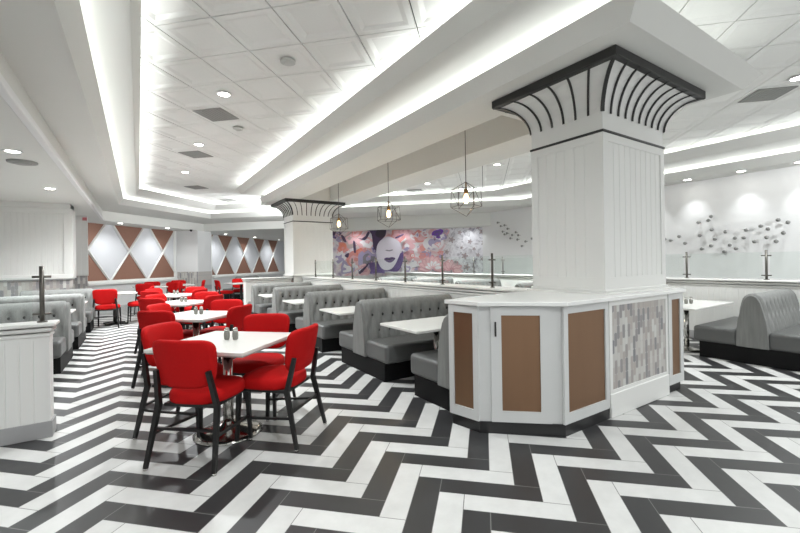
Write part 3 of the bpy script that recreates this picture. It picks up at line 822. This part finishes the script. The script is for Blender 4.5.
for cx, cy, r, m, m2 in ((337, 235, 4, PURP, LILAC), (341, 240, 6, WHITE, LILAC), (344, 248, 6, CORAL, ORANGE), (339, 258, 7, WHITE, LILAC), (346, 268, 7, LILAC, WHITE), (352, 240, 8, TAUPE, PINK), (357, 233, 5, CORAL, PINK), (365, 242, 9, PINK, WHITE), (374, 236, 7, PINK, WHITE), (356, 259, 8, CORAL, PINK),
                         (361, 252, 4, ORANGE, CORAL), (368, 259, 9, LILAC, GREYP), (365, 270, 6, PINK, ROSE), (376, 250, 5, LILAC, PURP), (398, 236, 8, CORAL, PINK), (404, 232, 5, ROSE, PINK), (409, 245, 9, WHITE, PINK), (414, 238, 7, PINK, WHITE),
                         (421, 237, 7, CORAL, PINK), (425, 248, 6, PINK, CORAL), (438, 234, 5, VIOLET, PURP), (434, 243, 8, WHITE, LILAC), (443, 237, 4, LILAC, WHITE), (427, 254, 5, LILAC, ROSE), (409, 255, 6, ROSE, PINK), (418, 262, 7, WHITE, PINK), (407, 269, 6, WHITE, LILAC)):
    blob(cx, cy, r, m, m2)
for _ in range(46):
    u_, v_ = rnd.uniform(335, 448), rnd.uniform(231, 272)
    if 374 < u_ < 405 and v_ > 234: continue
    blob(u_, v_, rnd.uniform(1.2, 3.2), rnd.choice((WHITE, WHITE, WHITE, LILAC, PINK, CORAL, PURP)), rnd.choice((WHITE, LILAC, PINK, ROSE)), .5)
# large line flowers
def petals(cx, cy, r, m, m2, n, a0, a1, sq=.9):
    for i in range(n):
        a = a0+(a1-a0)*i/max(1, n-1); px, py = cx+.55*r*math.cos(a), cy+.55*r*sq*math.sin(a)
        ca, sa = math.cos(a), math.sin(a)
        for k, mm in ((1, m), (.72, m2)):
            pts = []
            for j in range(12):
                b_ = 2*PI*j/12; lx, ly = .5*r*k*math.cos(b_), .27*r*k*math.sin(b_)*(1-.3*math.cos(b_))
                pts.append((px+lx*ca-ly*sa, py+sq*(lx*sa+ly*ca)))
            shape(pts, mm, 'painted_petal')
petals(433, 268, 14, ROSE, PINK, 9, -PI*1.02, .05); petals(434, 268, 9, PINK, WHITE, 6, -PI*.95, -.1); petals(452, 270, 11, ROSE, PINK, 6, -PI*.85, .1)
for u, v, r in ((452, 240, 2.6), (447, 252, 2), (465, 256, 2.6), (470, 242, 2), (484, 243, 2.4), (482, 232, 2.6), (478, 228, 1.8), (478, 255, 1.8), (467, 267, 2.8), (482, 259, 1.6), (460, 233, 1.8), (456, 262, 1.6), (474, 249, 1.4), (487, 268, 1.8), (462, 248, 1.4)):
    petals(u, v, r*1.25, GREYP, TAUPE, 5, 0, PI*1.6, 1.)

# hair, face, lips
shape(smooth_closed([c1(335, 40), c1(400, 34), c1(460, 36), c1(462, 80), c1(440, 110), c1(412, 128), c1(398, 160), c1(390, 205), c1(372, 195), c1(360, 165), c1(372, 120), c1(350, 80)]), DPURP, 'painted_hair')
shape(smooth_closed([c1(330, 305), c1(390, 305), c1(430, 350), c1(500, 372), c1(545, 335), c1(575, 270), c1(590, 205), c1(600, 250), c1(590, 310), c1(560, 365), c1(500, 388), c1(400, 380), c1(340, 385), c1(352, 340)]), PURP, 'painted_shade')
shape(smooth_closed([c1(440, 112), c1(480, 96), c1(522, 108), c1(560, 130), c1(582, 165), c1(578, 220), c1(560, 262), c1(538, 310), c1(512, 345), c1(470, 360), c1(430, 345), c1(402, 300), c1(390, 250), c1(388, 200), c1(402, 150)]), CREAM, 'painted_face')
shape(smooth_closed([c1(448, 273), c1(470, 260), c1(488, 264), c1(508, 257), c1(537, 266), c1(518, 291), c1(492, 301), c1(468, 293)]), LIPS, 'painted_lips')
shape(smooth_closed([c1(449, 274), c1(470, 270), c1(490, 273), c1(536, 267), c1(510, 276), c1(488, 279)]), INK, 'painted_lip_line')
shape(smooth_closed([c1(458, 206), c1(472, 200), c1(490, 205), c1(508, 198), c1(520, 201), c1(508, 208), c1(490, 212), c1(470, 209)]), GREYP, 'painted_nose')
shape(smooth_closed([c1(400, 45), c1(455, 40), c1(450, 95), c1(410, 105), c1(380, 80)]), INK, 'painted_hair')
for l in ([c1(245, 110), c1(300, 125), c1(335, 70), c1(320, 60), c1(290, 108)], [c1(205, 135), c1(222, 140), c1(228, 220), c1(212, 215)], [c1(250, 375), c1(300, 330), c1(330, 300), c1(318, 330), c1(265, 388)], [c1(150, 235), c1(175, 225), c1(165, 262), c1(140, 250)], [c1(540, 100), c1(600, 75), c1(595, 90), c1(545, 112)], [c1(50, 40), c1(75, 45), c1(60, 90), c1(40, 80)], [c1(110, 85), c1(135, 95), c1(155, 140), c1(128, 130)]):
    shape(smooth_closed(l, 3), DPURP, 'painted_stroke')

# ================================================================== CABINET ISLAND
KZ, BZ, CZ0, CZ1 = .095, .095, 1.048, 1.083
def cab_panel(mb, p0, p1, z0, z1, fr=.075, gap=.0, mi_f=0, rb=None, rt=None):
    """framed face between plan points (frame only), returns inner corners"""
    p0, p1 = Vector(p0), Vector(p1); d = (p1-p0); L = d.length; d /= L; n = V(d.y, -d.x)
    def bar(s0, s1, za, zb, th=.02):
        a, b = p0+d*s0, p0+d*s1
        mb.prism([a, b, b+n*th, a+n*th], za, zb, mi_f)
    bar(gap, fr, z0, z1); bar(L-fr, L-gap, z0, z1); bar(fr, L-fr, z0, z0+(rb or fr)); bar(fr, L-fr, z1-(rt or fr), z1)
    return p0+d*fr, p0+d*(L-fr), n
def inlay(p0, p1, n, z0, z1, m, parent, name='bronze_inlay', off=.008):
    q = MB(); q.prism([p0+n*.001, p1+n*.001, p1+n*off, p0+n*off], z0, z1); return q.build(name, m, parent)
o = thing('corner_cabinet', 'chamfered pale grey corner cabinet with bronze door and dark pull at the island end', 'cabinet', (0, 0, 0))
pA, pB, pC = V(2.295, 2.72), V(2.355, 2.425), V(2.855, 1.985)
mb = MB(); mb.prism([pA, pB, pC, V(2.88, 2.70)], BZ, CZ0); mb.build('body', CAB, o)
mb = MB(); mb.prism([V(2.295, 2.70), V(2.347, 2.418), V(2.850, 1.970), V(2.88, 1.970), V(2.88, 2.70)], 0, BZ); mb.build('kick_plate', BLACKKICK, o)
mb = MB(); a, b, n = cab_panel(mb, pA, pB, BZ, CZ0-.005, .05, 0., 0, .085, .06); mb.build('side_frame', CAB, o); inlay(a, b, n, BZ+.085, CZ0-.065, BRONZE, o)
d = (pC-pB).normalized()
mb = MB(); a, b, n = cab_panel(mb, pB+d*.095, pC-d*.095, BZ+.004, CZ0-.006, .085, 0., 0, .09, .07); dr = mb.build('door', CAB, o)
inlay(a, b, n, BZ+.094, CZ0-.076, BRONZE, dr)
mb = MB(); h0 = pB+d*.133+n*.028
mb.box(-.006, .006, -.006, .006, .80, .92, .003); ho = mb.build('pull_handle', BLACKTRIM, dr, (h0.x, h0.y, 0))
o = thing('bronze_cabinet', 'pale grey cabinet with one large bronze panel between the door and the mosaic', 'cabinet', (0, 0, 0))
mb = MB(); mb.box(2.88, 3.49, 1.985, 2.70, BZ, CZ0); mb.build('body', CAB, o)
mb = MB(); mb.box(2.88, 3.49, 1.970, 2.70, 0, BZ); mb.build('kick_plate', BLACKKICK, o)
mb = MB(); a, b, n = cab_panel(mb, V(2.84, 1.985), V(3.49, 1.985), BZ, CZ0-.005, .055, 0., 0, .085, .06); mb.build('frame', CAB, o); inlay(a, b, n, BZ+.085, CZ0-.065, BRONZE, o)
o = thing('mosaic_panel', 'white panel faced with grey picket mosaic below the near column', 'panel', (0, 0, 0))
mb = MB(); mb.box(3.49, 4.60, 1.985, 2.13, 0, CZ0); mb.build('body', W_WOOD, o)
mb = MB(); cab_panel(mb, V(3.50, 1.985), V(4.60, 1.985), .20, CZ0-.004, .045); mb.box(3.495, 4.60, 1.955, 1.99, 0, .215, .008); mb.build('frame', W_WOOD, o)
mb = MB(); mb.box(3.545, 4.555, 1.972, 1.99, .245, CZ0-.049); mb.build('mosaic', PICKX, o)
o = thing('bronze_cabinet', 'narrow pale grey cabinet with slim bronze panel right of the mosaic', 'cabinet', (0, 0, 0))
mb = MB(); mb.prism([(4.60, 1.975), (4.93, 1.975), (5.26, 2.30), (5.28, 2.7), (5.07, 2.7), (5.07, 2.08), (4.60, 2.08)], BZ, CZ0); mb.build('body', CAB, o)
mb = MB(); mb.prism([(4.61, 1.985), (4.91, 1.985), (5.25, 2.31), (5.25, 2.7), (5.08, 2.7), (5.08, 2.08), (4.61, 2.08)], 0, BZ); mb.build('kick_plate', BLACKKICK, o)
mb = MB(); a, b, n = cab_panel(mb, V(4.60, 1.975), V(4.93, 1.975), BZ, CZ0-.005, .07, 0., 0, .09, .06); mb.build('frame', CAB, o); inlay(a, b, n, BZ+.09, CZ0-.065, BRONZE, o)
mb = MB()
mb.prism([(2.265, 2.76), (2.32, 2.40), (2.84, 1.93), (4.95, 1.93), (5.30, 2.28), (5.30, 2.74), (4.935, 2.74), (4.935, 2.145), (3.745, 2.145), (3.745, 2.96), (3.60, 2.96)], CZ0, CZ1, 0, .006)
tag(mb.build('countertop', QUARTZ), 'white quartz countertop wrapping the near column above the cabinets', 'countertop')

# ================================================================== BOOTHS
BL = 1.54
def booth_proto(double=True, BL=BL):
    o = thing('booth_bench', 'x', 'booth')
    # back profile (y, z)
    left = [(a, .22+(b-.22)*.94) for a, b in [(.165, .22), (.165, .30), (.163, .38), (.158, .46), (.150, .54), (.139, .61), (.126, .68), (.113, .745), (.100, .80), (.088, .85), (.076, .89), (.058, .922), (.032, .942)]]
    prof = [(-a, b) for a, b in left]+[(0, .906)]+[(a, b) for a, b in left[::-1]]
    N = len(prof); nx = 96; p_ = .158
    nrm = []
    for i in range(N):
        a = Vector(prof[max(i-1, 0)]); b = Vector(prof[min(i+1, N-1)]); t_ = (b-a).normalized(); nrm.append(V(-t_.y, t_.x))
    r1, r2 = .735, .54
    rings = []
    for k in range(nx+1):
        x = .03+(BL-.03)*k/nx; ring = []
        for i, (y, z) in enumerate(prof):
            xx = x/p_
            if z > r1: dist = abs(xx-round(xx))
            elif z < r2: dist = abs(xx-.5-round(xx-.5))
            else:
                q = (r1-z)/(r1-r2)*.5
                u_, w_ = xx+q, xx-q
                dist = min(abs(u_-round(u_)), abs(w_-round(w_)))
            bt = min(math.hypot((xx-round(xx))*p_, z-r1), math.hypot((xx-.5-round(xx-.5))*p_, z-r2))
            disp = .032*min(1, dist*2.4)**.7 - .042*math.exp(-(bt/.036)**2)
            A_ = min(1, max(0, (.84-z)/.07)); disp = .028*(1-A_)+A_*disp
            if k in (0, nx): disp = 0
            ring.append(V(x, y+nrm[i].x*disp, z+nrm[i].y*disp))
        rings.append(ring)
    m_ = MB(); m_.loft(rings, False, False)
    for r in (rings[0], rings[-1]): m_.bm.faces.new([m_.bm.verts.new(p) for p in r])
    m_.build('tufted_back', FABRIC, o)
    m_ = MB()
    for row, zz, offs in ((0, r1, 0), (1, r2, .5)):
        for sgn in (1, -1):
            for k in range(0, 10):
                x = (k+offs)*p_
                if .08 < x < BL-.05:
                    yy = .090 if row == 0 else .124
                    m_.loft([[V(x+r*math.cos(2*PI*j/10), sgn*(yy+h_), zz+r*math.sin(2*PI*j/10)) for j in range(10)] for r, h_ in ((.019, -.012), (.019, .003), (.012, .008), (.001, .009))])
    m_.build('button', BUTTON, o)
    m_ = MB()
    arch = [(-.178, .215)]+[(-.178, .30), (-.172, .46), (-.158, .60), (-.135, .70), (-.112, .80), (-.088, .88), (-.06, .93), (-.03, .952), (0, .958)]; arch = [(a*.94, .215+(b-.215)*.94) for a, b in arch]
    arch = arch+[(-a, b) for a, b in arch[-2::-1]]
    def endring(x, s): return [V(x, a*s, .585+(b-.585)*s) for a, b in arch]
    m_.loft([endring(.034, .985), endring(.0, .985), endring(-.006, .96)], True, True, smooth=False); m_.build('end_panel', FABRIC, o)
    for sgn in ((1, -1) if double else (1,)):
        m_ = MB()
        y0, y1 = sorted((sgn*.15, sgn*.675))
        m_.box(.015, BL, y0, y1, .215, .44, .045, 4); m_.build('seat', VINYL, o)
    m_ = MB()
    m_.box(.03, BL, -.60 if double else -.16, .60, 0, .222); m_.build('plinth', PLINTH, o)
    if not double:
        pass
    return o
BD = booth_proto(True); BS = booth_proto(False, 1.26)
used = {BD.name: False, BS.name: False}
def booth(proto, loc, rz, label, group):
    if not used[proto.name]:
        used[proto.name] = True; o = proto; o.location = loc; o.rotation_euler = (0, 0, rz); o['label'] = label; o['group'] = group; return o
    return dup(proto, loc, rz, label, group)
MG = 'grey booths in the middle row'
booth(BS, (2.42, 2.90, 0), 0, 'single grey booth bench set against the back of the corner cabinet', MG)
for i, y in enumerate((4.69, 6.62, 8.58, 10.5)):
    booth(BD, (2.40, y, 0), 0, ['nearest full double-sided tufted grey booth in the middle row', 'second tufted grey double booth from the cabinet in the middle row', 'third tufted grey double booth from the cabinet in the middle row', 'farthest tufted grey double booth beside the white end half wall'][i], MG)
RG = 'grey booths in the right row'
for i, y in enumerate((1.88, 5.76, 7.70, 9.65, 11.6)):
    booth(BD, (6.73, y, 0), 0, ['tufted grey double booth at the right edge of the picture', 'grey booth in the right row seen just left of the near column', 'grey booth in the right row below the mural\'s grey blossoms', 'grey booth in the right row below the mural\'s pink flower', 'farthest grey booth in the right row below the painted face'][i], RG)
LG = 'grey booths along the left wall'
for i, y in enumerate((7.60, 9.50)):
    booth(BD, (-.86, y, 0), PI, ['nearest grey booth behind the left half wall post', 'second grey booth in the left row'][i], LG)
booth(BS, (-.86, 11.62, 0), PI, 'farthest grey booth in the left row against the mosaic wainscot', LG)
# booth by the far window
booth(BD, (3.35, 17.4, 0), PI/4, 'small grey booth far back below the far diamond window', 'grey booths by the far window')

# booth tables
def booth_table(x, y, label, group, rz=0, L=1.45, wid=.76, px=.55, z=.70):
    o = thing('booth_table', label, 'table', (x, y, 0), rz, group)
    m_ = MB(); m_.box(0, L, -wid/2, wid/2, z-.03, z, .006); m_.build('tabletop', TABLE, o)
    m_ = MB(); m_.tube([(px, 0, .02), (px, 0, z-.03)], .035, 16); m_.build('post', CHROME, o)
    m_ = MB(); m_.lathe([(.20, 0), (.20, .012), (.12, .03), (.05, .045), (.036, .06)], px, 0, 28); m_.build('base', CHROME, o)
    m_ = MB(); m_.box(px-.12, px+.12, -.12, .12, z-.045, z-.03); m_.build('mounting_plate', BLACKTRIM, o)
    return o
for i, y in enumerate((3.75, 5.66, 7.60, 9.54)):
    booth_table(2.40, y, ['white booth table nearest the corner cabinet in the middle row', 'second white booth table in the middle row', 'third white booth table in the middle row', 'farthest white booth table in the middle row'][i], 'booth tables in the middle row')
for i, y in enumerate((2.76, 6.73)):
    booth_table(6.52, y, ['white booth table with chrome leg right of the mosaic island', 'white booth table in the right row, left of the near column'][i], 'booth tables in the right row', wid=.64)
for i, y in enumerate((6.65, 8.55, 10.5)):
    booth_table(-.92, y, ['nearest white booth table in the left row behind the half wall', 'second white booth table in the left row', 'farthest white booth table in the left row'][i], 'booth tables in the left row', PI, z=.70)

# ================================================================== RED CHAIRS AND SQUARE TABLES
def sring(a, b, n, e=4., cx=0, cy=0):
    out = []
    for i in range(n):
        t_ = 2*PI*i/n; c_, s_ = math.cos(t_), math.sin(t_)
        out.append((cx+a*math.copysign(abs(c_)**(2/e), c_), cy+b*math.copysign(abs(s_)**(2/e), s_)))
    return out
def chair_proto():
    o = thing('dining_chair', 'x', 'chair')
    m_ = MB(); n = 40; rings = []
    for k, z in ((.90, .430), (.97, .436), (1., .452), (1., .486), (.975, .506), (.90, .520), (.7, .531), (.4, .537), (.1, .539)):
        rings.append([V(x*(1+.05*(y/.24)), y, z) for x, y in sring(.236*k, .238*k, n, 3.0)])
    m_.loft(rings); m_.build('seat', RED, o)
    # backrest
    def bk(x, z, d): return V(x, -.232-.20*(z-.45)+.95*x*x + d, z)
    def back_ring(sc, d):
        out = []
        for x, z in sring(1, 1, 48, 3.9):
            wz = .212+.040*(z+1)/2           # wider at the top
            zz = .732+.174*z*sc + (.022*abs(x*sc)**2.5 if z > 0 else 0)
            out.append(bk(x*wz*sc, zz, d))
        return out
    m_ = MB()
    m_.loft([back_ring(.02, -.030), back_ring(.3, -.030), back_ring(.6, -.030), back_ring(.86, -.030), back_ring(.95, -.026), back_ring(1., -.012), back_ring(1., .012), back_ring(.95, .026), back_ring(.86, .031), back_ring(.6, .035), back_ring(.3, .036), back_ring(.02, .036)]); m_.build('backrest', RED, o)
    for s in (-1, 1):
        m_ = MB(); m_.tube([(s*.262, -.325, .012), (s*.229, -.232, .43), (s*.200, -.285, .69)], [.0125, .0175, .0145], square=True)
        lg = m_.build('leg', BLACKW, o)
        m_ = MB(); m_.lathe([(.015, 0), (.015, .012), (.01, .016)], s*.262, -.325, 12); m_.build('glide', CHROME, lg)
        m_ = MB(); m_.tube([(s*.222, .215, .014), (s*.212, .195, .435)], [.012, .0175], square=True)
        lg = m_.build('leg', BLACKW, o)
        m_ = MB(); m_.lathe([(.015, 0), (.015, .012), (.01, .016)], s*.222, .215, 12); m_.build('glide', CHROME, lg)
        m_ = MB(); m_.tube([(s*.243, -.265, .235), (s*.217, .205, .20)], .009, square=True); m_.build('stretcher', BLACKW, o)
    m_ = MB(); m_.tube([(-.243, -.262, .27), (.243, -.262, .27)], .009, square=True); m_.build('stretcher', BLACKW, o)
    m_ = MB(); m_.box(-.205, .205, -.215, .20, .408, .434, .006); m_.build('seat_frame', BLACKW, o)
    return o
CH = chair_proto(); ch_used = [False]
def chair(x, y, face, label, group):
    rz = math.atan2(face[1], face[0])-PI/2
    if not ch_used[0]:
        ch_used[0] = True; CH.location = (x, y, 0); CH.rotation_euler = (0, 0, rz); CH['label'] = label; CH['group'] = group
    else: dup(CH, (x, y, 0), rz, label, group)
def square_table(x, y, label, rz=PI/4, dark=False, s=.425):
    o = thing('square_table', label, 'table', (x, y, 0), rz, 'square white dining tables')
    m_ = MB(); m_.box(-s, s, -s, s, .752, .78, .005); m_.build('tabletop', TABLE, o)
    m_ = MB(); m_.box(-s+.01, s-.01, -s+.01, s-.01, .742, .752); m_.build('edge_band', TEDGE, o)
    mm = BLACKTRIM if dark else CHROME
    m_ = MB(); m_.tube([(0, 0, .03), (0, 0, .73)], .042, 20); m_.build('post', mm, o)
    m_ = MB()
    if dark:
        for a in range(4): m_.tube([(0, 0, .035), (.3*math.cos(a*PI/2+PI/4), .3*math.sin(a*PI/2+PI/4), .02)], [.03, .02], square=True)
    else: m_.lathe([(.275, 0), (.275, .01), (.24, .026), (.14, .05), (.07, .07), (.044, .10)], 0, 0, 40)
    m_.build('base', mm, o)
    m_ = MB(); m_.box(-.14, .14, -.14, .14, .73, .742); m_.build('mounting_plate', BLACKTRIM, o)
SH = None
def shaker(x, y, z, label, group):
    global SH
    if SH is None:
        SH = thing('shaker', label, 'shaker')
        m_ = MB(); m_.lathe([(.018, 0), (.022, .006), (.025, .03), (.024, .06), (.019, .074)], n=16); m_.build('jar', SHKG, SH)
        m_ = MB(); m_.lathe([(.020, .072), (.021, .088), (.016, .100), (.004, .104)], n=16); m_.build('lid', CHROME, SH)
        o = SH
    else: o = copy_tree(SH)
    o.location = (x, y, z); o['label'] = label; o['group'] = group
tn = ['nearest', 'second', 'third', 'fourth']
tc = [(.625, 3.66), (.62, 5.84), (.63, 8.02), (.66, 10.22)]
rel = {'NL': ((-.19, -.28), (.67, .74)), 'NR': ((.325, -.265), (-.69, .72)), 'FL': ((-.25, .29), (.77, -.64)), 'FR': ((.33, .33), (-.55, -.84))}
names = {'NL': 'near left side', 'NR': 'near right side', 'FL': 'far left side', 'FR': 'far right side'}
rj = random.Random(11)
for i, (x, y) in enumerate(tc):
    square_table(x, y, '%s white square table in the middle row of red chairs' % tn[i])
    for k, (d, f) in rel.items():
        a = rj.uniform(-.09, .09) if i else 0
        f2 = (f[0]*math.cos(a)-f[1]*math.sin(a), f[0]*math.sin(a)+f[1]*math.cos(a))
        sp = 1.0
        if i:
            t_ = {'NL': (-.09, .10), 'FL': (.07, .04), 'NR': (-.05, 0), 'FR': (0, 0)}[k]; d = (d[0]+t_[0], d[1]+t_[1])
        chair(x+d[0]*sp, y+d[1]*sp, f2, 'red upholstered chair on the %s of the %s square table' % (names[k], tn[i]), 'red chairs around the row of square tables')
    shaker(x+.005, y+.045, .78, 'left shaker of the pair on the %s square table' % tn[i], 'shakers on the square tables')
    shaker(x+.065, y+.0, .78, 'right shaker of the pair on the %s square table' % tn[i], 'shakers on the square tables')
shaker(7.17, 2.80, .70, 'left shaker on the booth table right of the island', 'shakers on the right booth table')
shaker(7.24, 2.76, .70, 'right shaker on the booth table right of the island', 'shakers on the right booth table')
far = [(-.50, 12.2, 'beside the left booths', ('S', 'E')), (.30, 14.9, 'in front of the near diamond window', ('S', 'E', 'N')), (1.12, 15.55, 'in front of the mosaic pier', ('S', 'E', 'N')), (3.05, 15.0, 'behind the white end half wall', ('W', 'N'))]
frel = {'S': ((-.12, -.50), (.12, .99)), 'N': ((.05, .52), (-.1, -.99)), 'E': ((.50, -.02), (-.99, .1)), 'W': ((-.52, .0), (.99, .1))}
fname = {'S': 'near side', 'N': 'far side', 'E': 'right side', 'W': 'left side'}
for x, y, wh, ks in far:
    square_table(x, y, 'far white square table %s' % wh, .12, True)
    for k in ks:
        d, f = frel[k]
        chair(x+d[0], y+d[1], f, 'far red chair, %s of table %s' % (fname[k], wh), 'red chairs around the far tables')

# ================================================================== RENDER LOOK
SC.view_settings.view_transform = 'Standard'; SC.view_settings.look = 'None'; SC.view_settings.gamma = 1; SC.view_settings.use_curve_mapping = False
SC.view_settings.exposure = 0.93
try:
    SC.cycles.max_bounces = 8; SC.cycles.diffuse_bounces = 5; SC.cycles.transparent_max_bounces = 16; SC.cycles.sample_clamp_indirect = 6; SC.cycles.caustics_reflective = False; SC.cycles.caustics_refractive = False
    SC.cycles.use_denoising = True; SC.cycles.use_light_tree = True
except Exception: pass
